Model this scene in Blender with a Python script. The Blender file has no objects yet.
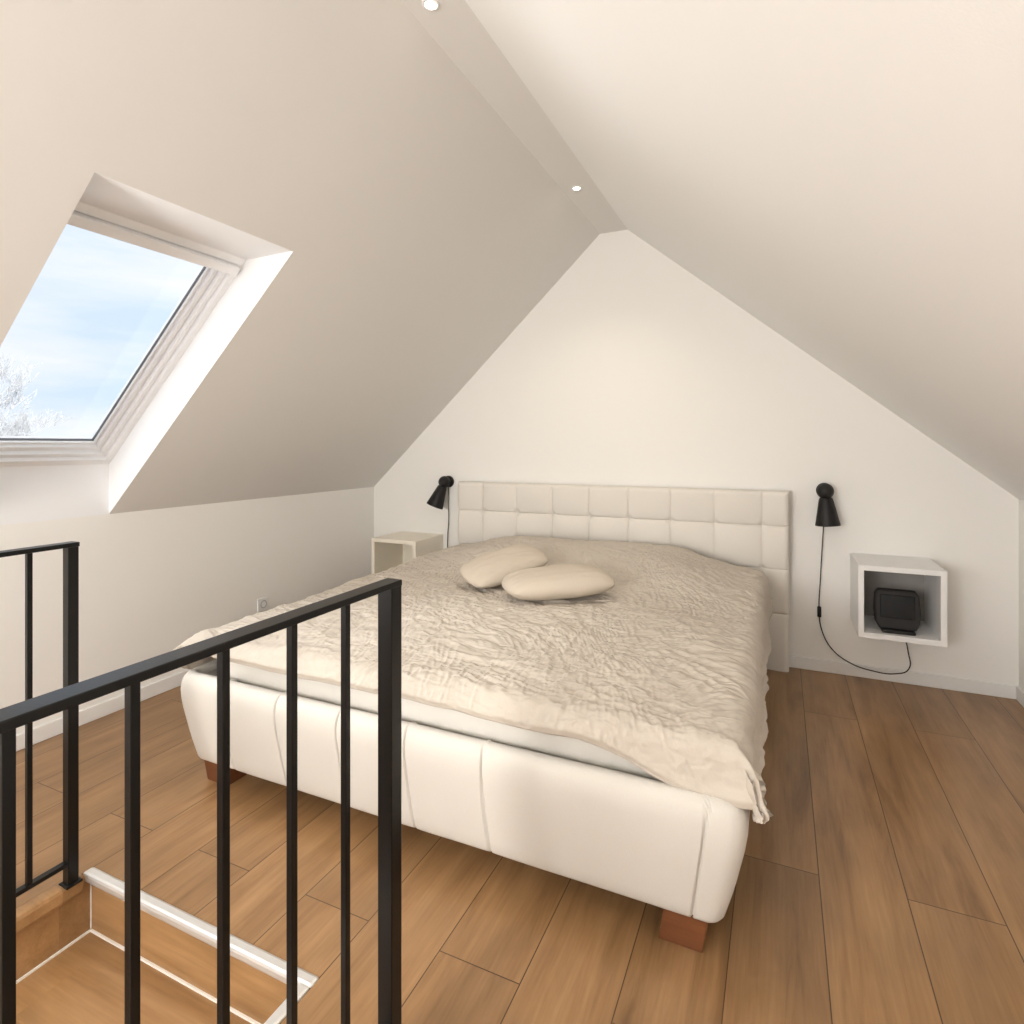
import bpy, bmesh, math, random
from mathutils import Vector, Matrix, noise
random.seed(4)
scene = bpy.context.scene
COL = scene.collection
try:
    scene.view_settings.view_transform = 'Standard'
    scene.view_settings.look = 'None'
except Exception as e:
    print(e)

# ---------------------------------------------------------------- materials
def new_mat(name):
    m = bpy.data.materials.new(name); m.use_nodes = True
    nt = m.node_tree
    return m, nt, nt.nodes.get("Principled BSDF")

def simple_mat(name, col, rough=0.5, metal=0.0, bump=0.0, scale=50.0, var=0.0, sheen=0.0, detail=4, dist=0.002, spec=None):
    m, nt, b = new_mat(name)
    b.inputs['Base Color'].default_value = (*col, 1)
    b.inputs['Roughness'].default_value = rough
    b.inputs['Metallic'].default_value = metal
    if spec is not None: b.inputs['Specular IOR Level'].default_value = spec
    if sheen: b.inputs['Sheen Weight'].default_value = sheen
    tc = nt.nodes.new('ShaderNodeTexCoord')
    n = nt.nodes.new('ShaderNodeTexNoise'); n.inputs['Scale'].default_value = scale
    n.inputs['Detail'].default_value = detail
    nt.links.new(tc.outputs['Object'], n.inputs['Vector'])
    if bump:
        bp = nt.nodes.new('ShaderNodeBump'); bp.inputs['Strength'].default_value = bump
        bp.inputs['Distance'].default_value = dist
        nt.links.new(n.outputs['Fac'], bp.inputs['Height'])
        nt.links.new(bp.outputs['Normal'], b.inputs['Normal'])
    if var:
        mx = nt.nodes.new('ShaderNodeMix'); mx.data_type = 'RGBA'
        mx.inputs[6].default_value = tuple(c*(1-var) for c in col)+(1,)
        mx.inputs[7].default_value = tuple(min(1,c*(1+var)) for c in col)+(1,)
        nt.links.new(n.outputs['Fac'], mx.inputs[0])
        nt.links.new(mx.outputs[2], b.inputs['Base Color'])
    return m

M_wall = simple_mat("wall_paint", (0.90,0.882,0.845), 0.95, bump=0.12, scale=220, spec=0.1)
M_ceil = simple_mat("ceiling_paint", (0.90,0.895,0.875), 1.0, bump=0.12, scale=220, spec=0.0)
M_ceil_shade = simple_mat("ceiling_paint_shaded", (0.815,0.800,0.775), 1.0, bump=0.12, scale=220, spec=0.0)  # left slope's shade painted in as a darker copy of the ceiling paint
M_ridge_shade = simple_mat("ridge_paint_shaded", (0.79,0.775,0.75), 1.0, bump=0.12, scale=220, spec=0.0)  # ridge strip darkened by colour so it blends with the shaded left slope
M_white = simple_mat("white_lacquer", (0.86,0.85,0.84), 0.4, bump=0.03, scale=30)
M_rev = simple_mat("reveal_paint", (0.90,0.90,0.905), 0.9, bump=0.05, scale=100, spec=0.1)
M_base = simple_mat("baseboard_paint", (0.86,0.85,0.83), 0.45, bump=0.03, scale=30)
M_black = simple_mat("black_metal", (0.005,0.005,0.005), 0.3, bump=0.08, scale=180, spec=0.3)
M_blackm = simple_mat("black_matte", (0.010,0.009,0.009), 0.5, bump=0.05, scale=100, spec=0.35)
M_gloss = simple_mat("dark_glass", (0.005,0.005,0.006), 0.22, bump=0.01, scale=5, spec=0.2)
M_alu = simple_mat("brushed_aluminium", (0.76,0.75,0.73), 0.35, metal=0.6, bump=0.05, scale=90)
M_fabric = simple_mat("bed_upholstery", (0.65,0.62,0.57), 0.95, bump=0.45, scale=330, var=0.05, dist=0.0012, spec=0.05)
M_headb = simple_mat("headboard_upholstery", (0.79,0.75,0.69), 0.95, bump=0.4, scale=200, var=0.03, dist=0.001, spec=0.08)
M_matt = simple_mat("mattress_cotton", (0.70,0.67,0.62), 0.9, bump=0.3, scale=25, dist=0.01, spec=0.2)
M_cush = simple_mat("cushion_linen", (0.60,0.53,0.44), 0.92, bump=0.4, scale=200, var=0.05, dist=0.001, spec=0.15)
M_frame = simple_mat("window_lacquer", (0.90,0.90,0.905), 0.35, bump=0.02, scale=20)
M_gask = simple_mat("rubber_gasket", (0.10,0.10,0.105), 0.6, bump=0.02, scale=20)
M_bark = simple_mat("pale_bark", (0.70,0.70,0.71), 0.9, bump=0.3, scale=20, var=0.05)
M_bounce_ground = simple_mat("pale_bounce_ground", (0.62,0.62,0.60), 0.95, bump=0.5, scale=4, var=0.1, dist=0.05)  # unseen ground made pale to bounce light up into the skylight reveal
M_caulk = simple_mat("white_sealant", (0.85,0.82,0.76), 0.6, bump=0.02, scale=40)
M_panel_shade = simple_mat("shaded_panel_taupe", (0.34,0.32,0.30), 0.7, bump=0.03, scale=40)  # shade inside the right nightstand, painted into its back panel colour

def duvet_mat():
    m, nt, b = new_mat("crinkled_linen")
    b.inputs['Roughness'].default_value = 0.95
    b.inputs['Specular IOR Level'].default_value = 0.10
    tc = nt.nodes.new('ShaderNodeTexCoord')
    mp = nt.nodes.new('ShaderNodeMapping'); mp.inputs['Rotation'].default_value=(0,0,0.6); mp.inputs['Scale'].default_value=(0.6,1.3,1.0)
    nt.links.new(tc.outputs['Object'], mp.inputs['Vector'])
    n1 = nt.nodes.new('ShaderNodeTexNoise'); n1.inputs['Scale'].default_value = 19
    try: n1.noise_type='RIDGED_MULTIFRACTAL'
    except Exception as e: print(e)
    n1.inputs['Detail'].default_value = 5; n1.inputs['Distortion'].default_value = 1.0; n1.inputs['Roughness'].default_value=0.55
    n2 = nt.nodes.new('ShaderNodeTexNoise'); n2.inputs['Scale'].default_value = 500
    nt.links.new(mp.outputs[0], n1.inputs['Vector']); nt.links.new(tc.outputs['Object'], n2.inputs['Vector'])
    mx = nt.nodes.new('ShaderNodeMix'); mx.data_type='RGBA'
    mx.inputs[6].default_value = (0.52,0.465,0.40,1); mx.inputs[7].default_value = (0.62,0.56,0.49,1)
    nt.links.new(n2.outputs['Fac'], mx.inputs[0]); nt.links.new(mx.outputs[2], b.inputs['Base Color'])
    b1 = nt.nodes.new('ShaderNodeBump'); b1.inputs['Strength'].default_value=0.85; b1.inputs['Distance'].default_value=0.008
    b2 = nt.nodes.new('ShaderNodeBump'); b2.inputs['Strength'].default_value=0.3; b2.inputs['Distance'].default_value=0.001
    nt.links.new(n1.outputs['Fac'], b1.inputs['Height']); nt.links.new(n2.outputs['Fac'], b2.inputs['Height'])
    nt.links.new(b1.outputs['Normal'], b2.inputs['Normal']); nt.links.new(b2.outputs['Normal'], b.inputs['Normal'])
    return m
M_duvet = duvet_mat()

def wood_mat(name, dark, mid, light, plank=True, along='Y', rough=0.42):
    m, nt, b = new_mat(name)
    N = nt.nodes; L = nt.links
    tc = N.new('ShaderNodeTexCoord'); sp = N.new('ShaderNodeSeparateXYZ'); L.new(tc.outputs['Object'], sp.inputs[0])
    cb = N.new('ShaderNodeCombineXYZ')
    ax = N.new('ShaderNodeMath'); ax.operation='ADD'; ax.inputs[1].default_value = -0.10
    ay = N.new('ShaderNodeMath'); ay.operation='ADD'; ay.inputs[1].default_value = -0.114+0.243*40
    L.new(sp.outputs['Y' if along=='Y' else 'X'], ax.inputs[0]); L.new(sp.outputs['X' if along=='Y' else 'Y'], ay.inputs[0])
    L.new(ax.outputs[0], cb.inputs[0]); L.new(ay.outputs[0], cb.inputs[1])
    if not plank: L.new(sp.outputs['Z'], cb.inputs[2])
    br = N.new('ShaderNodeTexBrick')
    br.inputs['Scale'].default_value=1.0; br.inputs['Brick Width'].default_value=2.05; br.inputs['Row Height'].default_value=0.243
    br.inputs['Mortar Size'].default_value=0.0018 if plank else 0.0; br.inputs['Mortar Smooth'].default_value=0.3
    br.inputs['Color1'].default_value=(0,0,0,1); br.inputs['Color2'].default_value=(1,1,1,1); br.inputs['Mortar'].default_value=(0.5,0.5,0.5,1)
    br.offset=0.37; br.offset_frequency=2
    L.new(cb.outputs[0], br.inputs['Vector'])
    sc = N.new('ShaderNodeVectorMath'); sc.operation='SCALE'; sc.inputs['Scale'].default_value=7.3
    L.new(br.outputs['Color'], sc.inputs[0])
    ad = N.new('ShaderNodeVectorMath'); ad.operation='ADD'
    L.new(cb.outputs[0], ad.inputs[0]); L.new(sc.outputs[0], ad.inputs[1])
    mp = N.new('ShaderNodeMapping'); mp.inputs['Scale'].default_value=(0.9,9.0,9.0)
    L.new(ad.outputs[0], mp.inputs['Vector'])
    n1 = N.new('ShaderNodeTexNoise'); n1.inputs['Scale'].default_value=1.5; n1.inputs['Detail'].default_value=7; n1.inputs['Distortion'].default_value=0.6
    n1.inputs['Roughness'].default_value=0.62
    L.new(mp.outputs[0], n1.inputs['Vector'])
    mp3 = N.new('ShaderNodeMapping'); mp3.inputs['Scale'].default_value=(3.2,7.0,7.0); L.new(ad.outputs[0], mp3.inputs['Vector'])
    n3 = N.new('ShaderNodeTexNoise'); n3.inputs['Scale'].default_value=1.0; n3.inputs['Detail'].default_value=3; L.new(mp3.outputs[0], n3.inputs['Vector'])
    mp2 = N.new('ShaderNodeMapping'); mp2.inputs['Scale'].default_value=(5,110,110); L.new(ad.outputs[0], mp2.inputs['Vector'])
    n2 = N.new('ShaderNodeTexNoise'); n2.inputs['Scale'].default_value=1.0; n2.inputs['Detail'].default_value=3; L.new(mp2.outputs[0], n2.inputs['Vector'])
    cr = N.new('ShaderNodeValToRGB')
    cr.color_ramp.elements[0].position=0.27; cr.color_ramp.elements[0].color=(*dark,1)
    cr.color_ramp.elements[1].position=0.72; cr.color_ramp.elements[1].color=(*light,1)
    e = cr.color_ramp.elements.new(0.46); e.color=(*mid,1)
    L.new(n1.outputs['Fac'], cr.inputs['Fac'])
    mr = N.new('ShaderNodeMapRange'); mr.inputs['To Min'].default_value=0.86; mr.inputs['To Max'].default_value=1.10
    L.new(br.outputs['Color'], mr.inputs['Value'])
    mr2 = N.new('ShaderNodeMapRange'); mr2.inputs['To Min'].default_value=0.82; mr2.inputs['To Max'].default_value=1.18
    L.new(n2.outputs['Fac'], mr2.inputs['Value'])
    mr3 = N.new('ShaderNodeMapRange'); mr3.inputs['From Min'].default_value=0.3; mr3.inputs['From Max'].default_value=0.6; mr3.inputs['To Min'].default_value=0.84; mr3.inputs['To Max'].default_value=1.05
    L.new(n3.outputs['Fac'], mr3.inputs['Value'])
    mu = N.new('ShaderNodeMath'); mu.operation='MULTIPLY'; L.new(mr.outputs[0], mu.inputs[0]); L.new(mr2.outputs[0], mu.inputs[1])
    mu2 = N.new('ShaderNodeMath'); mu2.operation='MULTIPLY'; L.new(mu.outputs[0], mu2.inputs[0]); L.new(mr3.outputs[0], mu2.inputs[1])
    vs = N.new('ShaderNodeVectorMath'); vs.operation='SCALE'; L.new(cr.outputs['Color'], vs.inputs[0]); L.new(mu2.outputs[0], vs.inputs['Scale'])
    mx = N.new('ShaderNodeMix'); mx.data_type='RGBA'; mx.inputs[7].default_value=(dark[0]*0.38,dark[1]*0.36,dark[2]*0.33,1)
    L.new(vs.outputs[0], mx.inputs[6])
    if plank: L.new(br.outputs['Fac'], mx.inputs[0])
    else: mx.inputs[0].default_value=0
    L.new(mx.outputs[2], b.inputs['Base Color'])
    b.inputs['Roughness'].default_value=rough
    bp = N.new('ShaderNodeBump'); bp.inputs['Strength'].default_value=0.12; bp.inputs['Distance'].default_value=0.002
    L.new(n2.outputs['Fac'], bp.inputs['Height']); L.new(bp.outputs['Normal'], b.inputs['Normal'])
    return m
M_floor = wood_mat("oak_laminate", (0.190,0.098,0.040),(0.295,0.162,0.070),(0.37,0.215,0.100), rough=0.33)
M_stair = wood_mat("stair_laminate", (0.30,0.155,0.062),(0.37,0.205,0.085),(0.44,0.255,0.118), plank=False, along='X')
M_leg = wood_mat("leg_wood", (0.12,0.038,0.014),(0.17,0.058,0.021),(0.22,0.080,0.030), plank=False, along='X')

# ---------------------------------------------------------------- helpers
def finish(name, bm, mat, smooth=False, loc=(0,0,0)):
    me = bpy.data.meshes.new(name)
    bm.normal_update(); bm.to_mesh(me); bm.free()
    if mat: me.materials.append(mat)
    if smooth:
        for p in me.polygons: p.use_smooth=True
    o = bpy.data.objects.new(name, me); o.location=loc
    COL.objects.link(o); return o

def add_box(bm, lo, hi, M=None, bev=0.0, seg=2):
    g = bmesh.ops.create_cube(bm, size=1.0)
    vs = g['verts']
    c = [(a+b)/2 for a,b in zip(lo,hi)]; s=[b-a for a,b in zip(lo,hi)]
    for v in vs: v.co = Vector((v.co.x*s[0]+c[0], v.co.y*s[1]+c[1], v.co.z*s[2]+c[2]))
    if bev>0:
        es = list({e for v in vs for e in v.link_edges})
        r = bmesh.ops.bevel(bm, geom=es, offset=bev, segments=seg, affect='EDGES', profile=0.5)
        vs = list({v for f in r['faces'] for v in f.verts} | {v for v in vs if v.is_valid})
    if M is not None:
        for v in vs: v.co = M @ v.co
    return vs

def box(name, lo, hi, mat, bev=0.0, smooth=False, M=None, loc=(0,0,0)):
    bm = bmesh.new(); add_box(bm, lo, hi, M, bev)
    return finish(name, bm, mat, smooth, loc)

def quads(name, polys, mat):
    bm = bmesh.new()
    for p in polys:
        bm.faces.new([bm.verts.new(Vector(q)) for q in p])
    bmesh.ops.remove_doubles(bm, verts=bm.verts, dist=1e-5)
    return finish(name, bm, mat)

def struct(o): o["kind"]="structure"; return o

def empty(name, loc, label, cat, group=None):
    e = bpy.data.objects.new(name, None); e.location=loc; e.empty_display_size=0.1
    COL.objects.link(e); tag(e,label,cat,group); return e
def tag(o,label,cat,group=None):
    o["label"]=label; o["category"]=cat
    if group: o["group"]=group
def parent(child, par):
    child.parent=par; child.matrix_parent_inverse = Matrix.Translation(par.location).inverted()
def par_world(child, par):
    child.parent = par
    child.location = Vector(child.location)-Vector(par.location)
def copy_tree(root, new_loc, group=None):
    r = root.copy(); COL.objects.link(r); r.location=new_loc
    mp = {root:r}
    def rec(o,n):
        for c in list(o.children):
            if c in mp.values(): continue
            k = c.copy(); COL.objects.link(k); k.parent=n; mp[c]=k
            rec(c,k)
    rec(root,r); return r

def lathe(bm, prof, n=48, M=None):
    rings=[]
    for r,z in prof:
        if r<1e-6: rings.append([bm.verts.new((0,0,z))])
        else: rings.append([bm.verts.new((r*math.cos(2*math.pi*i/n), r*math.sin(2*math.pi*i/n), z)) for i in range(n)])
    for a,b in zip(rings,rings[1:]):
        for i in range(n):
            j=(i+1)%n
            if len(a)==1 and len(b)==1: continue
            if len(a)==1: bm.faces.new((a[0],b[j],b[i]))
            elif len(b)==1: bm.faces.new((a[i],a[j],b[0]))
            else: bm.faces.new((a[i],a[j],b[j],b[i]))
    if M is not None:
        for rg in rings:
            for v in rg: v.co = M @ v.co

def tube_curve(name, pts, rad, mat):
    cu = bpy.data.curves.new(name,'CURVE'); cu.dimensions='3D'; cu.bevel_depth=rad; cu.bevel_resolution=3; cu.resolution_u=8
    s = cu.splines.new('BEZIER'); s.bezier_points.add(len(pts)-1)
    for p,q in zip(s.bezier_points,pts):
        p.co=q; p.handle_left_type='AUTO'; p.handle_right_type='AUTO'
    tmp = bpy.data.objects.new(name+"_t",cu); COL.objects.link(tmp)
    dg = bpy.context.evaluated_depsgraph_get()
    me = bpy.data.meshes.new_from_object(tmp.evaluated_get(dg))
    bpy.data.objects.remove(tmp); me.materials.clear(); me.materials.append(mat)
    for p in me.polygons: p.use_smooth=True
    o = bpy.data.objects.new(name,me); COL.objects.link(o); return o

# ---------------------------------------------------------------- room
XL,XR,YB,YF = -3.185,1.195,4.10,-2.6
KL,KR,ZT = 1.04,1.10,2.92
AL,AR = -1.18,-0.98
OX0,OX1,OY1,OY0 = -2.07,-1.11,1.18,-1.6   # stair opening
E1 = Vector((AL-XL,0,ZT-KL)); SL=E1.length; E1.normalize()
E2 = Vector((0,1,0)); NN = E1.cross(E2)
def sp(s,y,n=0): return Vector((XL,0,KL))+E1*s+Vector((0,y,0))+NN*n

struct(quads("wall_back",[[(XL,YB,0),(XR,YB,0),(XR,YB,KR),(AR,YB,ZT),(AL,YB,ZT),(XL,YB,KL)]],M_wall))
struct(quads("wall_front",[[(XL,YF,0),(XR,YF,0),(XR,YF,KR),(AR,YF,ZT),(AL,YF,ZT),(XL,YF,KL)]],M_wall))
struct(quads("wall_left",[[(XL,YF,0),(XL,YB,0),(XL,YB,KL),(XL,YF,KL)]],M_wall))
struct(quads("wall_right",[[(XR,YF,0),(XR,YB,0),(XR,YB,KR),(XR,YF,KR)]],M_wall))
HY0,HY1 = 1.10,1.905
HX = -1.910; HZ = KL+(HX-XL)*(ZT-KL)/(AL-XL)
hs = (HX-XL)/E1.x
FO=0.20
dx = FO/abs(NN.x); dz = FO/NN.z
pb = (XL, KL+dz); pt=(HX-dx,HZ)
polys=[[sp(0,YF),sp(0,HY0),sp(SL,HY0),sp(SL,YF)],
       [sp(0,HY1),sp(0,YB),sp(SL,YB),sp(SL,HY1)],
       [sp(hs,HY0),sp(hs,HY1),sp(SL,HY1),sp(SL,HY0)],
       [(AL,YF,ZT),(AL,YB,ZT),(AR,YB,ZT),(AR,YF,ZT)],
       [(XR,YF,KR),(XR,YB,KR),(AR,YB,ZT),(AR,YF,ZT)]]
cl=struct(quads("ceiling",polys,M_ceil_shade)); cl.data.materials.append(M_ceil); cl.data.materials.append(M_ridge_shade)
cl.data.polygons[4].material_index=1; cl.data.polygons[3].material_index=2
rev=[]
for y in (HY0,HY1):
    rev.append([(XL,y,KL),(HX,y,HZ),(pt[0],y,pt[1]),(pb[0],y,pb[1])])
rev.append([(HX,HY0,HZ),(HX,HY1,HZ),(pt[0],HY1,pt[1]),(pt[0],HY0,pt[1])])
rev.append([(XL,HY0,KL),(XL,HY1,KL),(pb[0],HY1,pb[1]),(pb[0],HY0,pb[1])])
struct(quads("trim_1",rev,M_rev))

T=0.02
bm=bmesh.new()
for lo,hi in [((XL,YF,-T),(OX0,YB,0)),((OX1,YF,-T),(XR,YB,0)),((OX0,OY1,-T),(OX1,YB,0)),((OX0,YF,-T),(OX1,OY0,0))]:
    add_box(bm,lo,hi)
struct(finish("floor",bm,M_floor))

# window
M4 = Matrix(((E1.x,0,NN.x,XL),(0,1,0,0),(E1.z,0,NN.z,KL),(0,0,0,1)))
sa = dz*E1.z; sb = (Vector((pt[0]-XL,0,pt[1]-KL))).dot(E1)
def ring(name,s0,s1,y0,y1,w,n0,n1,mat,bev=0.004):
    bm=bmesh.new()
    add_box(bm,(s0,y0,n0),(s0+w,y1,n1),M4,bev); add_box(bm,(s1-w,y0,n0),(s1,y1,n1),M4,bev)
    add_box(bm,(s0+w,y0,n0),(s1-w,y0+w,n1),M4,bev); add_box(bm,(s0+w,y1-w,n0),(s1-w,y1,n1),M4,bev)
    return finish(name,bm,mat)
w1 = ring("window_1",sa-0.03,sb+0.03,HY0-0.03,HY1+0.03,0.058,0.19,0.31,M_frame,0.003); struct(w1)
r2 = ring("window_sash",sa+0.028,sb-0.028,HY0+0.028,HY1-0.028,0.024,0.210,0.30,M_frame,0.003); parent(r2,w1)
r3 = ring("window_sash",sa+0.052,sb-0.052,HY0+0.052,HY1-0.052,0.024,0.232,0.30,M_frame,0.003); parent(r3,w1)
r5 = ring("glazing_bead",sa+0.076,sb-0.076,HY0+0.076,HY1-0.076,0.014,0.250,0.29,M_frame,0.002); parent(r5,w1)
r4 = ring("window_gasket",sa+0.090,sb-0.090,HY0+0.090,HY1-0.090,0.003,0.262,0.274,M_gask,0.0005); parent(r4,w1)
vb = box("ventilation_flap",(sb-0.075,HY0+0.02,0.165),(sb-0.03,HY1-0.02,0.205),M_frame,0.006,M=M4); parent(vb,w1)
mg, nt, b = new_mat("window_glass")
out = nt.nodes['Material Output']; nt.nodes.remove(b)
tr = nt.nodes.new('ShaderNodeBsdfTransparent'); gl = nt.nodes.new('ShaderNodeBsdfGlossy'); gl.inputs['Roughness'].default_value=0.02
ms = nt.nodes.new('ShaderNodeMixShader'); ms.inputs[0].default_value=0.02; nt.links.new(tr.outputs[0],ms.inputs[1]); nt.links.new(gl.outputs[0],ms.inputs[2])
nt.links.new(ms.outputs[0],out.inputs[0])
gp = box("glass_pane",(sa+0.087,HY0+0.087,0.266),(sb-0.087,HY1-0.087,0.272),mg,M=M4); parent(gp,w1)

def bb(name,lo,hi): struct(box(name,lo,hi,M_base,0.004))
bb("baseboard_back",(XL,YB-0.016,0),(XR,YB,0.075))
bb("baseboard_left",(XL,YF,0),(XL+0.016,YB-0.016,0.075))
bb("baseboard_right",(XR-0.016,YF,0),(XR,YB-0.016,0.075))

struct(box("wall_stairwell_left",(OX0-0.03,OY0,-2.6),(OX0,OY1+0.03,-T),M_stair))
struct(box("wall_stairwell_right",(OX1,OY0,-2.6),(OX1+0.03,OY1+0.03,-T),M_wall))
struct(box("wall_stairwell_front",(OX0-0.03,OY0-0.03,-2.6),(OX1+0.03,OY0,-T),M_wall))
st = empty("staircase",(-1.585,-0.6,-2.6),"tan wood-look staircase with white sealed joints descending through the floor","staircase")
bm=bmesh.new()
ox0,ox1=OX0+0.002,OX1-0.002
for k in range(1,12):
    y1=OY1-(k-1)*0.24; z=-0.2*k
    add_box(bm,(ox0,y1-0.27,z-0.04),(ox1,y1,z),None,0.004)
o=finish("tread",bm,M_stair); parent(o,st)
bm=bmesh.new()
for k in range(0,12):
    y1=OY1-k*0.24; z=-0.2*k
    add_box(bm,(ox0,y1,z-0.2),(ox1,y1+0.02,z-(T if k==0 else 0.04)))
o=finish("riser",bm,M_stair); parent(o,st)
bm=bmesh.new()
for k in range(1,12):
    y1=OY1-(k-1)*0.24; z=-0.2*k
    add_box(bm,(ox0,y1-0.006,z),(ox1,y1,z+0.006)); add_box(bm,(ox0,y1-0.26,z),(ox0+0.006,y1,z+0.006))
add_box(bm,(ox0,OY1-0.003,-0.2),(ox0+0.003,OY1,-T))
o=finish("joint_sealant",bm,M_caulk); parent(o,st)
def nosing(name,lo,hi,mat,bev=0.009):
    struct(box(name,lo,hi,mat,bev,False))
nosing("trim_2",(OX0-0.003,OY1-0.026,-0.024),(OX1+0.012,OY1+0.010,0.006),M_alu)
nosing("trim_3",(OX1-0.026,OY0,-0.024),(OX1+0.010,OY1-0.022,0.006),M_alu)
nosing("trim_4",(OX0-0.03,OY0,-0.05),(OX0+0.02,OY1-0.024,0.004),M_stair,0.012)

# ---------------------------------------------------------------- railings
HR=1.09
def railing(X,ys_post,ybal,y_far,y_near,label,hp):
    e = empty("stair_railing",(X,y_far,0),label,"railing","black metal railings around the stairwell")
    for yp in ys_post:
        par_world(box("post",(-hp,-hp,0),(hp,hp,HR-0.001),M_black,0.002,loc=(X,yp,0)),e)
        par_world(box("base_plate",(-hp-0.008,-hp-0.008,0),(hp+0.008,hp+0.008,0.008),M_black,0.002,loc=(X,yp,0)),e)
    hb = box("handrail",(-0.021,y_near-y_far-0.022,HR-0.014),(0.021,hp,HR),M_black,0.002,loc=(X,y_far,0)); par_world(hb,e)
    lb = box("bottom_rail",(-0.012,y_near-y_far,0.065),(0.012,0,0.078),M_black,0.002,loc=(X,y_far,0)); par_world(lb,e)
    b0=None
    for yb in ybal:
        if b0 is None:
            b0 = box("baluster",(-0.007,-0.007,0.076),(0.007,0.007,HR-0.012),M_black,0.001); o=b0
        else:
            o=b0.copy(); COL.objects.link(o)
        o.parent=e; o.location=(0,yb-y_far,0)
    return e
railing(-0.814,[1.105,-0.9],[1.100-0.1455*i for i in range(1,14)],1.105,-0.9,"black square-bar metal stair railing with vertical balusters beside the bed",0.0195)
railing(-2.060,[1.115,-0.9],[1.115-0.115*i for i in range(1,17)],1.115,-0.9,"black metal stair railing with vertical balusters near the skylight wall",0.0155)

# ---------------------------------------------------------------- bed
BX0,BX1,BY0,BY1 = -2.25,-0.075,1.60,3.99
bed = empty("bed",((BX0+BX1)/2,(BY0+BY1)/2,0),"cream upholstered double bed with button-tufted headboard and brown wooden legs","bed")
def rrect(x0,x1,y0,y1,r,nf,ns,nc):
    pts=[]
    def line(a,b,n):
        for i in range(n): t=i/n; pts.append((a[0]+(b[0]-a[0])*t,a[1]+(b[1]-a[1])*t))
    def arc(cx,cy,a0):
        for i in range(nc): a=a0+math.pi/2*i/nc; pts.append((cx+r*math.cos(a),cy+r*math.sin(a)))
    line((x0+r,y0),(x1-r,y0),nf); arc(x1-r,y0+r,-math.pi/2)
    line((x1,y0+r),(x1,y1-r),ns); arc(x1-r,y1-r,0)
    line((x1-r,y1),(x0+r,y1),nf); arc(x0+r,y1-r,math.pi/2)
    line((x0,y1-r),(x0,y0+r),ns); arc(x0+r,y0+r,math.pi)
    return pts
seams_x=[-1.985,-1.70,-1.41,-1.125,-0.84]; seams_y=[1.95,2.25,2.55,2.85,3.15,3.45,3.75]
prof=[(0.088,0.100),(0.078,0.097),(0.070,0.101),(0.062,0.114),(0.052,0.15),(0.041,0.19),(0.030,0.235),(0.019,0.285),(0.009,0.33),(0.002,0.375),(0.0,0.405),(0.003,0.430),(0.010,0.449),(0.021,0.461),(0.034,0.467),(0.048,0.467),(0.058,0.463),(0.066,0.455),(0.070,0.435)]
bm=bmesh.new(); rings=[]
for ins,z in prof:
    r=max(0.03,0.060-ins*0.25)
    pts=rrect(BX0+ins*0.5,BX1-ins,BY0+ins,BY1,r,1100,200,14)
    rg=[]
    for (x,y) in pts:
        k=0
        if y<BY0+ins+0.003:
            for s in seams_x:
                d=x-s; k+=0.013*math.exp(-(d/0.0026)**2)+0.0015*math.exp(-(d/0.016)**2)
            d=x-(BX1-0.095-0.05*(0.467-z)/0.36); k+=0.012*math.exp(-(d/0.0026)**2)
            k+=0.002*noise.noise(Vector((x*5,z*9,2.0)))
        kx=0
        if abs(x-(BX1-ins))<0.003:
            for s in seams_y: kx+=0.006*math.exp(-((y-s)/0.008)**2)
        if z<0.10: k*=0.3; kx*=0.3
        rg.append(bm.verts.new((x-kx,y+k,z)))
    rings.append(rg)
n=len(rings[0])
for a,b_ in zip(rings,rings[1:]):
    for i in range(n): j=(i+1)%n; bm.faces.new((a[i],a[j],b_[j],b_[i]))
bm.faces.new(rings[-1]); bm.faces.new(list(reversed(rings[0])))
o=finish("bed_frame",bm,M_fabric,True); parent(o,bed)

# headboard
hx0,hx1,hz0,hz1 = -2.30,0.05,0.0,1.112
hyf,hyb = 3.975,4.083
colx=[-0.105-0.282*i for i in range(8)]; rowz=[0.895,0.625,0.35]
bm=bmesh.new(); NX,NZ=460,220
cs=sorted(colx+[hx0-0.10,hx1+0.13]); rs=sorted(rowz+[hz1+0.055,hz0-0.1])
def cell(v,l):
    for a,b in zip(l,l[1:]):
        if a<=v<=b: return (v-a)/(b-a)
    return 0
def hbdisp(x,z):
    gx=min(abs(x-c) for c in colx); gz=min(abs(z-c) for c in rowz)
    sx=max(0,math.sin(math.pi*cell(x,cs))); sz=max(0,math.sin(math.pi*cell(z,rs)))
    d=-0.024*(sx*sz)**0.75-0.008*(1-(1-sx)**2*(1-sz)**2)
    d+=0.006*math.exp(-(gx/0.0045)**2)+0.006*math.exp(-(gz/0.0045)**2)
    d+=0.016*math.exp(-((gx*gx+gz*gz)/0.022**2))
    return d
grid=[]
R=0.03
for j in range(NZ+1):
    z=hz0+(hz1-hz0)*j/NZ; row=[]
    for i in range(NX+1):
        x=hx0+(hx1-hx0)*i/NX
        y=hyf+0.034+hbdisp(x,z)
        d=min(x-hx0,hx1-x,hz1-z)
        if d<R: 
            t=1-d/R; y = y+(R*0.9)*(1-math.sqrt(max(0,1-t*t)))
        row.append(bm.verts.new((x,min(y,hyb-0.004),z)))
    grid.append(row)
for j in range(NZ):
    for i in range(NX): bm.faces.new((grid[j][i],grid[j][i+1],grid[j+1][i+1],grid[j+1][i]))
border=[grid[0][i] for i in range(NX+1)]+[grid[j][NX] for j in range(1,NZ+1)]+[grid[NZ][i] for i in range(NX-1,-1,-1)]+[grid[j][0] for j in range(NZ-1,0,-1)]
bk=[bm.verts.new((v.co.x,hyb,v.co.z)) for v in border]
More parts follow.
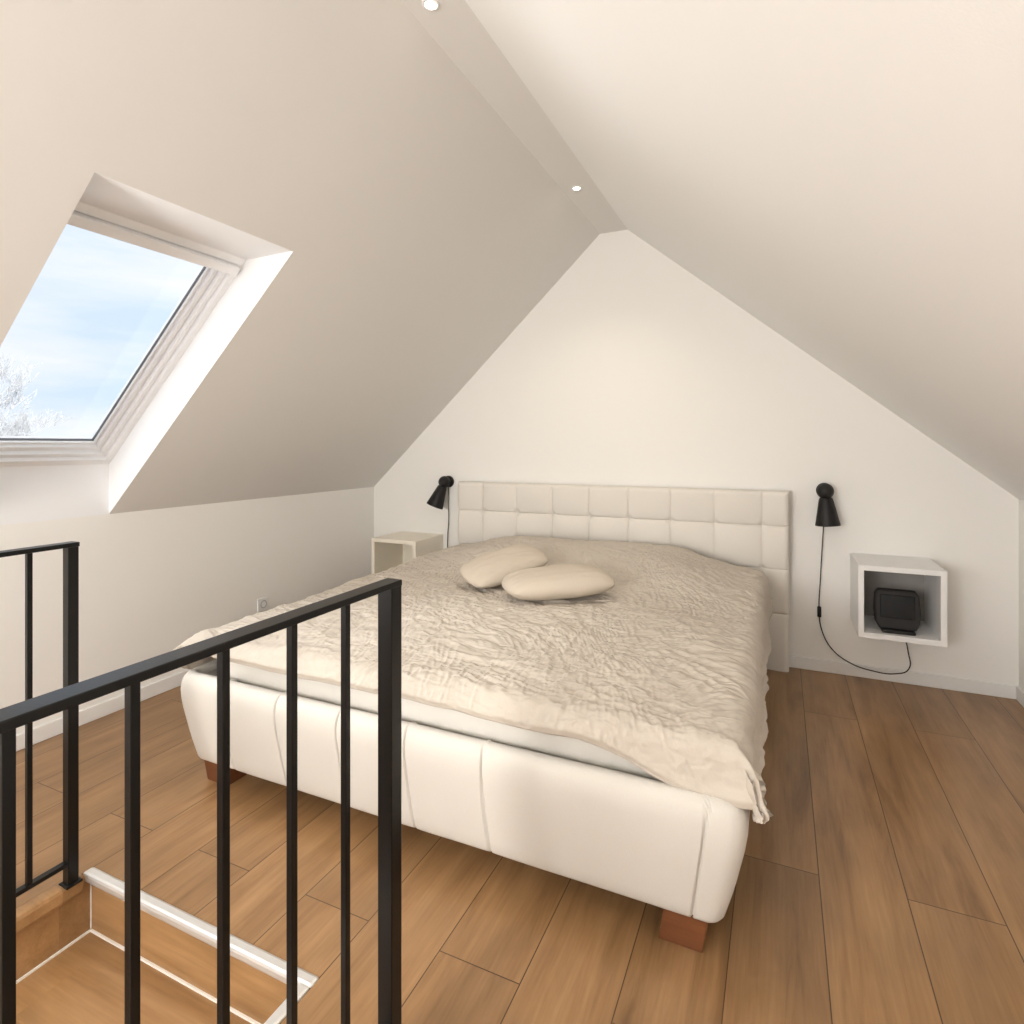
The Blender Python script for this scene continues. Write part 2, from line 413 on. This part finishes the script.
for i in range(len(border)):
    j=(i+1)%len(border); bm.faces.new((border[i],bk[i],bk[j],border[j]))
bm.faces.new(bk)
bmesh.ops.recalc_face_normals(bm,faces=bm.faces)
hb=finish("headboard",bm,M_headb,True); parent(hb,bed)
hb.modifiers.new("es",'EDGE_SPLIT').split_angle=math.radians(60)
bm=bmesh.new()
for c in colx:
    for z in rowz:
        if z<0.6: continue
        M=Matrix.Translation((c,hyf+0.060,z))@Matrix.Rotation(math.pi/2,4,'X')
        lathe(bm,[(0.011,0.0),(0.010,0.004),(0.006,0.007),(0,0.008)],14,M)
o=finish("upholstery_buttons",bm,M_headb,True); o["kind"]="stuff"; parent(o,hb)
def leg(x,y,sx,sy):
    bm=bmesh.new(); vs=add_box(bm,(-0.06,-0.05,0),(0.06,0.05,0.112),None,0.003)
    for v in vs:
        k=v.co.z/0.112
        v.co.x+= sx*0.018*k; v.co.y+= sy*0.010*k
    o=finish("leg",bm,M_leg,loc=(x,y,0)); par_world(o,bed)
leg(-0.255,1.735,1,-1); leg(-2.12,1.750,-1,-1); leg(-0.255,3.85,1,1); leg(-2.12,3.85,-1,1)

# mattress
bm=bmesh.new()
mp_=[(0.03,0.437),(0.008,0.439),(0.0,0.45),(0.0,0.50),(0.003,0.518),(0.010,0.530),(0.025,0.538),(0.10,0.542)]
rings=[]
for ins,z in mp_:
    pts=rrect(-2.165+ins,-0.165-ins,1.690+ins,3.955-ins*0.3,max(0.03,0.09-ins*0.7),120,120,10)
    rings.append([bm.verts.new((x+0.003*noise.noise(Vector((x*4,y*4,z*10))),y+0.004*noise.noise(Vector((x*3,y*4,z*14+5))),z)) for x,y in pts])
n=len(rings[0])
for a,b_ in zip(rings,rings[1:]):
    for i in range(n): j=(i+1)%n; bm.faces.new((a[i],a[j],b_[j],b_[i]))
bm.faces.new(rings[-1]); bm.faces.new(list(reversed(rings[0])))
o=finish("mattress",bm,M_matt,True); tag(o,"white sheeted mattress lying in the cream bed frame","mattress")

# duvet
def sm(a,b,x):
    t=max(0,min(1,(x-a)/(b-a))); return t*t*(3-2*t)
def ridge(p,k=2.2):
    n_=abs(noise.noise(p))*k
    return 1-min(1,math.sqrt(n_*n_+0.002))
def wr(x,y):
    p=Vector((x,y,0))
    w=noise.noise_vector(p*1.6)*0.16+noise.noise_vector(p*3.7+Vector((7,1,3)))*0.055+noise.noise_vector(p*9.0+Vector((2,9,3)))*0.012
    q=p+w
    h=0
    k=[noise.noise(p*2.6+Vector((3+5*i,3,3+2*i))) for i in range(4)]
    lay=((0.35,2.0,13,0.0055,0,k[0]),(-0.75,2.4,16,0.0055,11,k[1]),(1.25,3.0,20,0.0050,23,k[2]),(-0.1,4.5,28,0.0048,31,k[3]),
         (0.8,7,40,0.0042,47,-k[0]),(-1.2,9,50,0.0034,63,-k[1]),(0.2,14,74,0.0022,71,-k[2]))
    for ang,sx,sy,a,of,kk in lay:
        c,s=math.cos(ang),math.sin(ang)
        u=q.x*c+q.y*s; v=-q.x*s+q.y*c
        h+=a*max(0.15,0.8+1.6*kk)*ridge(Vector((u*sx+of,v*sy,of*0.7)))
    h+=0.018*noise.noise(Vector((x*2.0,y*2.0,9)))+0.008*noise.noise(Vector((x*5.0,y*5.0,19)))+0.006*noise.noise(Vector((x*13.0,y*13.0,29)))
    return h-0.013
DC=-1.170
def ztop(x,y):
    lat=1-sm(0.45,1.05,abs(x-(-1.17)))
    head=sm(2.9,3.45,y)*(1-0.25*sm(3.75,3.95,y))
    z=0.608+0.040*sm(1.7,2.3,y)*(0.3+0.7*lat)+0.115*head*(0.25+0.75*lat)
    z-=0.01*math.exp(-((x+1.17)/0.12)**2)*head
    return z
NU,NV=620,580
dropL,dropR=0.085,0.115
W=1.030; r=0.075
EAL=r*math.pi/2+dropL; EAR=r*math.pi/2+dropR
A0=-(W+EAL); A1=W+EAR
yb=3.90
Vtop=yb-1.712; rf=0.055
bm=bmesh.new(); G=[]
for j in range(NV+1):
    row=[]
    for i in range(NU+1):
        a=A0+(A1-A0)*i/NU
        sgn=1 if a>0 else -1; aa=abs(a)
        xs=DC+max(-W,min(W,a))
        front=0.100+0.014*noise.noise(Vector((xs*2.1,3,1)))+0.004*noise.noise(Vector((xs*9,8,1)))
        front+=0.085*sm(0.60,1.0,(xs-DC))
        v=(Vtop+front)*j/NV
        EA=EAR if sgn>0 else EAL
        p_=max(0,(aa-W)/EA); q_=max(0,(v-Vtop)/front)
        if p_>0 and q_>0:
            sc=(max(p_,q_)/math.hypot(p_,q_))**0.8; aa=W+p_*sc*EA; v=Vtop+q_*sc*front
        if aa<W: x=DC+a; dzx=0; side=0
        elif aa<W+r*math.pi/2:
            th=(aa-W)/r; x=DC+sgn*(W+r*math.sin(th)); dzx=r*(1-math.cos(th)); side=math.sin(th)
        else:
            x=DC+sgn*(W+r); dzx=r+(aa-W-r*math.pi/2); side=1
        if v<Vtop: y=yb-v; dzy=0; fs=0
        else:
            q=v-Vtop
            if q<rf*math.pi/2:
                th=q/rf; y=yb-Vtop-rf*math.sin(th); dzy=rf*(1-math.cos(th)); fs=math.sin(th)
            else:
                y=yb-Vtop-rf-0.15*(q-rf*math.pi/2); dzy=rf+(q-rf*math.pi/2); fs=1
        h=wr(DC+sgn*aa,yb-v)
        dd=(dzx**2+dzy**2)**0.5
        z=ztop(x,y)-dd
        rip=(0.008*noise.noise(Vector((y*6,a*2,4)))+0.004*noise.noise(Vector((y*15,a*3,4))))*side
        flare=0.010*side*max(0,dzx-r)/0.1
        ang_=math.atan2(q_+1e-6,p_+1e-6)
        cor=min(1,p_*1.5)*min(1,q_*1.5)
        fold=0.011*math.sin(ang_*9+1.0)*cor
        out_w=0.012*cor
        edge=min(Vtop+front-((Vtop+front)*j/NV), A1-a, a-A0)
        roll=0.010*math.exp(-((edge-0.022)/0.013)**2)
        x+=sgn*(h*side*0.6+rip+flare+fold*0.7+out_w+roll*side)
        z+=h*(1-side)*(1-0.6*fs)
        y-=h*fs*0.6*(1-side)+fs*0.004*noise.noise(Vector((x*8,z*5,2)))+fold*0.7+out_w+0.008*fs+roll*fs
        z+=0.008*noise.noise(Vector((y*5,1,6)))*side*min(1,dzx/0.15)
        row.append(bm.verts.new((x,y,z)))
    G.append(row)
for j in range(NV):
    for i in range(NU): bm.faces.new((G[j][i],G[j+1][i],G[j+1][i+1],G[j][i+1]))
bmesh.ops.recalc_face_normals(bm,faces=bm.faces)
duv=finish("duvet",bm,M_duvet,True); tag(duv,"crumpled beige linen duvet spread over the bed","duvet")
so=duv.modifiers.new("thick",'SOLIDIFY'); so.thickness=0.020; so.offset=-1

# cushions
def cushion(loc,rot,L_,W_,H_,label,seed):
    bm=bmesh.new(); N=72; top=[];bot=[]
    for s,lst in ((1,top),(-1,bot)):
        for j in range(N+1):
            row=[]
            for i in range(N+1):
                u=-1+2*i/N; v=-1+2*j/N
                ku=1-0.16*(u*u)*(v*v)
                px=u*ku*(1-0.02*(1-v*v)); py=v*ku*(1-0.02*(1-u*u))
                hh=max(0,(1-u**4)*(1-v**4))**0.5*(0.42+0.58*max(0,(1-u*u)*(1-v*v))**0.4)
                wv=0.03*noise.noise(Vector((u*2.5+seed,v*2.5,seed)))+0.025*ridge(Vector((u*2+seed,v*4,3)))
                z=s*H_/2*hh+(wv*H_*s*min(1,hh*2))
                row.append((px*L_/2,py*W_/2,z))
            lst.append(row)
    vt=[[bm.verts.new(p) for p in row] for row in top]; vb_=[[bm.verts.new(p) for p in row] for row in bot]
    for j in range(N):
        for i in range(N):
            bm.faces.new((vt[j][i],vt[j][i+1],vt[j+1][i+1],vt[j+1][i])); bm.faces.new((vb_[j][i],vb_[j+1][i],vb_[j+1][i+1],vb_[j][i+1]))
    bmesh.ops.remove_doubles(bm,verts=bm.verts,dist=1e-5)
    o=finish("cushion",bm,M_cush,True,loc); o.rotation_euler=rot
    tag(o,label,"cushion","small beige cushions on the bed"); return o
cushion((-1.00,2.73,0.724),(math.radians(3),math.radians(-2),math.radians(38)),0.57,0.32,0.13,"beige linen cushion lying flat on the duvet",1.0)
cushion((-1.36,2.87,0.750),(math.radians(14),math.radians(-12),math.radians(54)),0.49,0.28,0.115,"beige linen cushion tilted against the other cushion",5.0)

# ---------------------------------------------------------------- nightstands
def nightstand(x0,x1,z0,z1,yf,label,mat,back):
    e=empty("nightstand",((x0+x1)/2,YB,z0),label,"nightstand","wall-mounted cube nightstands")
    t=0.028; bm=bmesh.new()
    add_box(bm,(x0,yf,z0),(x0+t,YB-0.002,z1),None,0.002); add_box(bm,(x1-t,yf,z0),(x1,YB-0.002,z1),None,0.002)
    add_box(bm,(x0+t,yf,z1-t),(x1-t,YB-0.002,z1),None,0.001); add_box(bm,(x0+t,yf,z0),(x1-t,YB-0.002,z0+t),None,0.001)
    o=finish("shelf_box",bm,mat); parent(o,e)
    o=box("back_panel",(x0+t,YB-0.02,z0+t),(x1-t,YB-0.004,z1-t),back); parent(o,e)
    return e
M_cream=simple_mat("cream_lacquer",(0.92,0.86,0.74),0.45,bump=0.03,scale=30)
nightstand(0.387,0.787,0.352,0.745,3.70,"white open cube nightstand on the wall holding a black device",M_white,M_panel_shade)
nightstand(-2.90,-2.49,0.34,0.675,3.70,"cream open cube nightstand on the wall, empty",M_cream,M_cream)

CX=0.580
dk=empty("alarm_clock",(CX,3.80,0.380),"black rounded alarm clock with dark glossy screen in the nightstand","clock")
bm=bmesh.new()
out_=[(-0.086,0.0),(0.086,0.0),(0.104,0.035),(0.110,0.10),(0.104,0.185),(0.088,0.208),(-0.088,0.208),(-0.104,0.185),(-0.110,0.10),(-0.104,0.035)]
secs=[(-0.040,0.94),(-0.034,0.99),(-0.022,1.0),(0.0,1.0),(0.03,0.90),(0.05,0.72)]
rs_=[]
for y,s in secs: rs_.append([bm.verts.new((x*s,y+0.12*z*1.2,0.099+(z-0.099)*s+0.012)) for x,z in out_])
for a,b_ in zip(rs_,rs_[1:]):
    for i in range(10): j=(i+1)%10; bm.faces.new((a[i],a[j],b_[j],b_[i]))
bm.faces.new(rs_[0]); bm.faces.new(list(reversed(rs_[-1])))
bmesh.ops.recalc_face_normals(bm,faces=bm.faces)
bmesh.ops.bevel(bm,geom=list(bm.edges),offset=0.003,segments=2,affect='EDGES')
o=finish("clock_body",bm,M_blackm,False,(CX,3.80,0.385)); par_world(o,dk)
Mt=Matrix.Rotation(math.radians(-8.2),4,'X')
o=box("screen",(-0.080,-0.046,0.065),(0.080,-0.039,0.190),M_gloss,0.003,M=Mt,loc=(CX,3.80,0.385)); par_world(o,dk)
o=box("base",(-0.078,-0.068,0.0005),(0.078,0.06,0.020),M_blackm,0.006,loc=(CX,3.80,0.380)); par_world(o,dk)

# ---------------------------------------------------------------- wall lamps
def wall_lamp(x,z,rot,off,label,cordpts,sw):
    e=empty("wall_lamp",(x,YB,z),label,"lamp","black bedside wall lamps")
    bm=bmesh.new(); lathe(bm,[(0,0),(0.042,0),(0.047,0.004),(0.047,0.014),(0.042,0.02),(0.018,0.024),(0,0.024)],40,Matrix.Translation((x,YB-0.001,z))@Matrix.Rotation(math.pi/2,4,'X'))
    o=finish("wall_mount",bm,M_blackm,True); parent(o,e)
    P=Vector((x,YB,z))+Vector(off)
    o=tube_curve("lamp_arm",[(x,YB-0.02,z),tuple((Vector((x,YB-0.02,z))+P)/2),tuple(P)],0.009,M_blackm); parent(o,e)
    bm=bmesh.new(); bmesh.ops.create_uvsphere(bm,u_segments=32,v_segments=20,radius=0.048,matrix=Matrix.Translation(P))
    o=finish("ball_joint",bm,M_blackm,True); parent(o,e)
    M=Matrix.Translation(P)@rot
    bm=bmesh.new()
    pr=[(0,-0.035),(0.028,-0.036),(0.036,-0.042),(0.040,-0.055),(0.068,-0.20),(0.0695,-0.207),(0.067,-0.206),(0.037,-0.06),(0.03,-0.05),(0,-0.05)]
    lathe(bm,pr,48,M); bmesh.ops.recalc_face_normals(bm,faces=bm.faces)
    o=finish("lamp_shade",bm,M_blackm,True); parent(o,e)
    bm=bmesh.new(); bmesh.ops.create_uvsphere(bm,u_segments=20,v_segments=14,radius=0.026,matrix=M@Matrix.Translation((0,0,-0.13)))
    o=finish("bulb",bm,M_white,True); parent(o,e)
    o=tube_curve("cord",cordpts,0.0032,M_blackm); parent(o,e)
    if sw:
        o=box("switch",(sw[0]-0.011,YB-0.028,sw[1]-0.033),(sw[0]+0.011,YB-0.008,sw[1]+0.033),M_blackm,0.006,True); parent(o,e)
    return e
yc=YB-0.018
wall_lamp(0.248,1.12,Matrix.Rotation(math.radians(-4),4,'Y'),(0,-0.075,0),"black cone-shaped wall lamp with dangling switch cord beside white nightstand",
  [(0.248,YB-0.01,1.08),(0.244,yc,0.95),(0.234,yc,0.75),(0.224,yc,0.55),(0.218,yc,0.38),(0.235,yc,0.25),(0.29,yc-0.01,0.15),(0.38,yc-0.03,0.09),(0.50,yc-0.05,0.066),(0.61,yc-0.05,0.068),(0.675,yc-0.04,0.10),(0.675,yc-0.03,0.20),(0.655,yc,0.30),(0.64,yc,0.34)],(0.219,0.37))
wall_lamp(-2.435,1.105,Matrix.Rotation(math.radians(20),4,'Y')@Matrix.Rotation(math.radians(-10),4,'X'),(0,-0.075,0),"black cone-shaped wall lamp angled sideways beside cream nightstand",
  [(-2.435,YB-0.01,1.06),(-2.435,yc,0.95),(-2.43,yc,0.8),(-2.44,yc,0.65),(-2.43,yc,0.40),(-2.40,yc,0.2),(-2.42,yc,0.09)],(-2.44,0.45))

OZ=0.325
ol=empty("wall_outlet",(XL,2.90,OZ),"white square power outlet on the low wall","outlet")
parent(box("cover_plate",(XL,2.855,OZ-0.042),(XL+0.012,2.945,OZ+0.042),M_white,0.003),ol)
bm=bmesh.new(); lathe(bm,[(0.0,0.004),(0.019,0.004),(0.020,0.013),(0.025,0.015),(0.028,0.010)],32,Matrix.Translation((XL+0.001,2.90,OZ))@Matrix.Rotation(math.pi/2,4,'Y'))
parent(finish("socket",bm,simple_mat("socket_grey",(0.5,0.5,0.49),0.5,bump=0.02),True),ol)

# ---------------------------------------------------------------- downlights
mE,ntE,bE=new_mat("downlight_glow")
bE.inputs['Emission Color'].default_value=(1,0.88,0.68,1); bE.inputs['Emission Strength'].default_value=40
dl=empty("ceiling_spotlight",(-1.095,1.72,ZT),"small round recessed ceiling spotlight, switched on","spotlight","recessed spotlights along the ridge")
bm=bmesh.new(); lathe(bm,[(0.019,-0.001),(0.021,-0.005),(0.029,-0.004),(0.031,0.0)],40)
o=finish("trim_ring",bm,M_white,True); o.parent=dl
bm=bmesh.new(); lathe(bm,[(0,-0.005),(0.012,-0.0045),(0.020,-0.002)],32)
o=finish("lamp_lens",bm,mE); o.parent=dl
for y in (3.31,0.12):
    copy_tree(dl,(-1.095,y,ZT))
for y in (3.31,1.72,0.12):
    l=bpy.data.lights.new("spot_lamp",'SPOT'); l.energy=26; l.color=(1,0.87,0.70); l.spot_size=math.radians(118); l.spot_blend=1.0; l.shadow_soft_size=0.03
    lo=bpy.data.objects.new("spot_lamp",l); lo.location=(-1.095,y,ZT-0.02); COL.objects.link(lo)

# ---------------------------------------------------------------- outside
bm=bmesh.new(); add_box(bm,(-60,-40,-5.8),(40,60,-5.6)); gr=finish("ground",bm,M_bounce_ground); struct(gr)
bmv=[];bme=[];rad=[]
def branch(p,d,L_,r_,depth):
    n=4; bmv.append(p.copy()); rad.append(r_)
    for k in range(n):
        d=(d+Vector((random.uniform(-1,1),random.uniform(-1,1),random.uniform(-0.5,1)))*0.13).normalized()
        p=p+d*L_/n; bmv.append(p.copy()); rad.append(r_*(1-0.4*(k+1)/n)); bme.append((len(bmv)-2,len(bmv)-1))
        if depth>0 and k>=1:
            for _ in range(2):
                ax=Vector((random.uniform(-1,1),random.uniform(-1,1),random.uniform(-0.2,0.6)))
                nd=(d+ax*0.85).normalized(); branch(p,nd,L_*random.uniform(0.42,0.6),r_*0.5,depth-1)
TB=Vector((-17.9,7.7,-5.6))
branch(TB.copy(),Vector((0,0,1)),5.2,0.12,5)
zmax=max(v.z for v in bmv); ksc=(3.75+5.6)/(zmax+5.6)
for v in bmv:
    v.z=-5.6+(v.z+5.6)*ksc; v.x=TB.x+(v.x-TB.x)*0.85; v.y=TB.y+(v.y-TB.y)*0.85
bm=bmesh.new()
for a,b_ in bme:
    A=bmv[a];B=bmv[b_];d=(B-A).normalized(); u=d.orthogonal().normalized(); w=d.cross(u)
    ra=max(0.005,rad[a]*0.7);rb=max(0.004,rad[b_]*0.7)
    va=[bm.verts.new(A+(u*math.cos(t)+w*math.sin(t))*ra) for t in (0,2.094,4.189)]; vb2=[bm.verts.new(B+(u*math.cos(t)+w*math.sin(t))*rb) for t in (0,2.094,4.189)]
    for i in range(3): j=(i+1)%3; bm.faces.new((va[i],va[j],vb2[j],vb2[i]))
o=finish("bare_tree",bm,M_bark,True); tag(o,"pale leafless tree standing outside the skylight","tree")

# world
wd=bpy.data.worlds.new("World"); scene.world=wd; wd.use_nodes=True; nt=wd.node_tree; bg=nt.nodes['Background']
tc=nt.nodes.new('ShaderNodeTexCoord'); mp=nt.nodes.new('ShaderNodeMapping'); mp.inputs['Scale'].default_value=(1.2,1.2,6.0)
nz=nt.nodes.new('ShaderNodeTexNoise'); nz.inputs['Scale'].default_value=1.9; nz.inputs['Detail'].default_value=6; nz.inputs['Roughness'].default_value=0.55
cr=nt.nodes.new('ShaderNodeValToRGB'); cr.color_ramp.elements[0].position=0.36; cr.color_ramp.elements[0].color=(0.67,0.82,1.0,1); cr.color_ramp.elements[1].position=0.64; cr.color_ramp.elements[1].color=(0.92,0.955,1.0,1)
nt.links.new(tc.outputs['Generated'],mp.inputs[0]); nt.links.new(mp.outputs[0],nz.inputs['Vector']); nt.links.new(nz.outputs['Fac'],cr.inputs[0]); nt.links.new(cr.outputs[0],bg.inputs[0])
bg.inputs['Strength'].default_value=1.08
sl=bpy.data.lights.new("sun",'SUN'); sl.energy=4.5; sl.color=(1,0.97,0.92); sl.angle=math.radians(1)
so_=bpy.data.objects.new("sun",sl); so_.rotation_euler=Vector((0.75,-0.25,0.6)).to_track_quat('Z','Y').to_euler(); so_.location=(10,-4,12); COL.objects.link(so_)

def area(name,loc,tgt,size,power,col):
    l=bpy.data.lights.new(name,'AREA'); l.shape='DISK'; l.size=size; l.energy=power; l.color=col
    o=bpy.data.objects.new(name,l); o.location=loc; o.rotation_euler=(Vector(tgt)-Vector(loc)).to_track_quat('-Z','Y').to_euler(); COL.objects.link(o)
area("rear_fill",(-1.5,-2.3,1.5),(0.2,4.1,1.6),1.3,98,(1,0.98,0.945))  # added fill behind the camera for the gable wall, no fixture there
area("side_fill",(0.8,-1.6,1.4),(-3.1,2.8,0.4),0.8,17,(1,0.98,0.95))  # added fill that lifts the left knee wall, no fixture there
area("slope_fill",(-2.3,-1.1,1.2),(1.1,2.3,1.35),0.9,32,(1,0.99,0.97))  # added fill to brighten the right slope, no fixture there
area("sky_fill",(-4.7,1.0,4.7),(0.3,2.3,0.6),2.4,170,(0.96,0.98,1.0))  # added area light outside, pushes soft sky light in through the skylight
area("reveal_fill",(-7.0,1.5,0.2),(-2.0,1.5,2.0),1.9,120,(0.97,0.985,1.0))  # added light outside below the sill, brightens the top of the reveal

cam=bpy.data.cameras.new("Camera"); co=bpy.data.objects.new("Camera",cam); COL.objects.link(co)
cam.sensor_width=36; cam.lens=36*586/1024; cam.clip_start=0.05
co.location=(0,0,1.40); co.rotation_euler=(math.radians(90),0,math.radians(24.6)); cam.shift_y=-0.0654
scene.camera=co
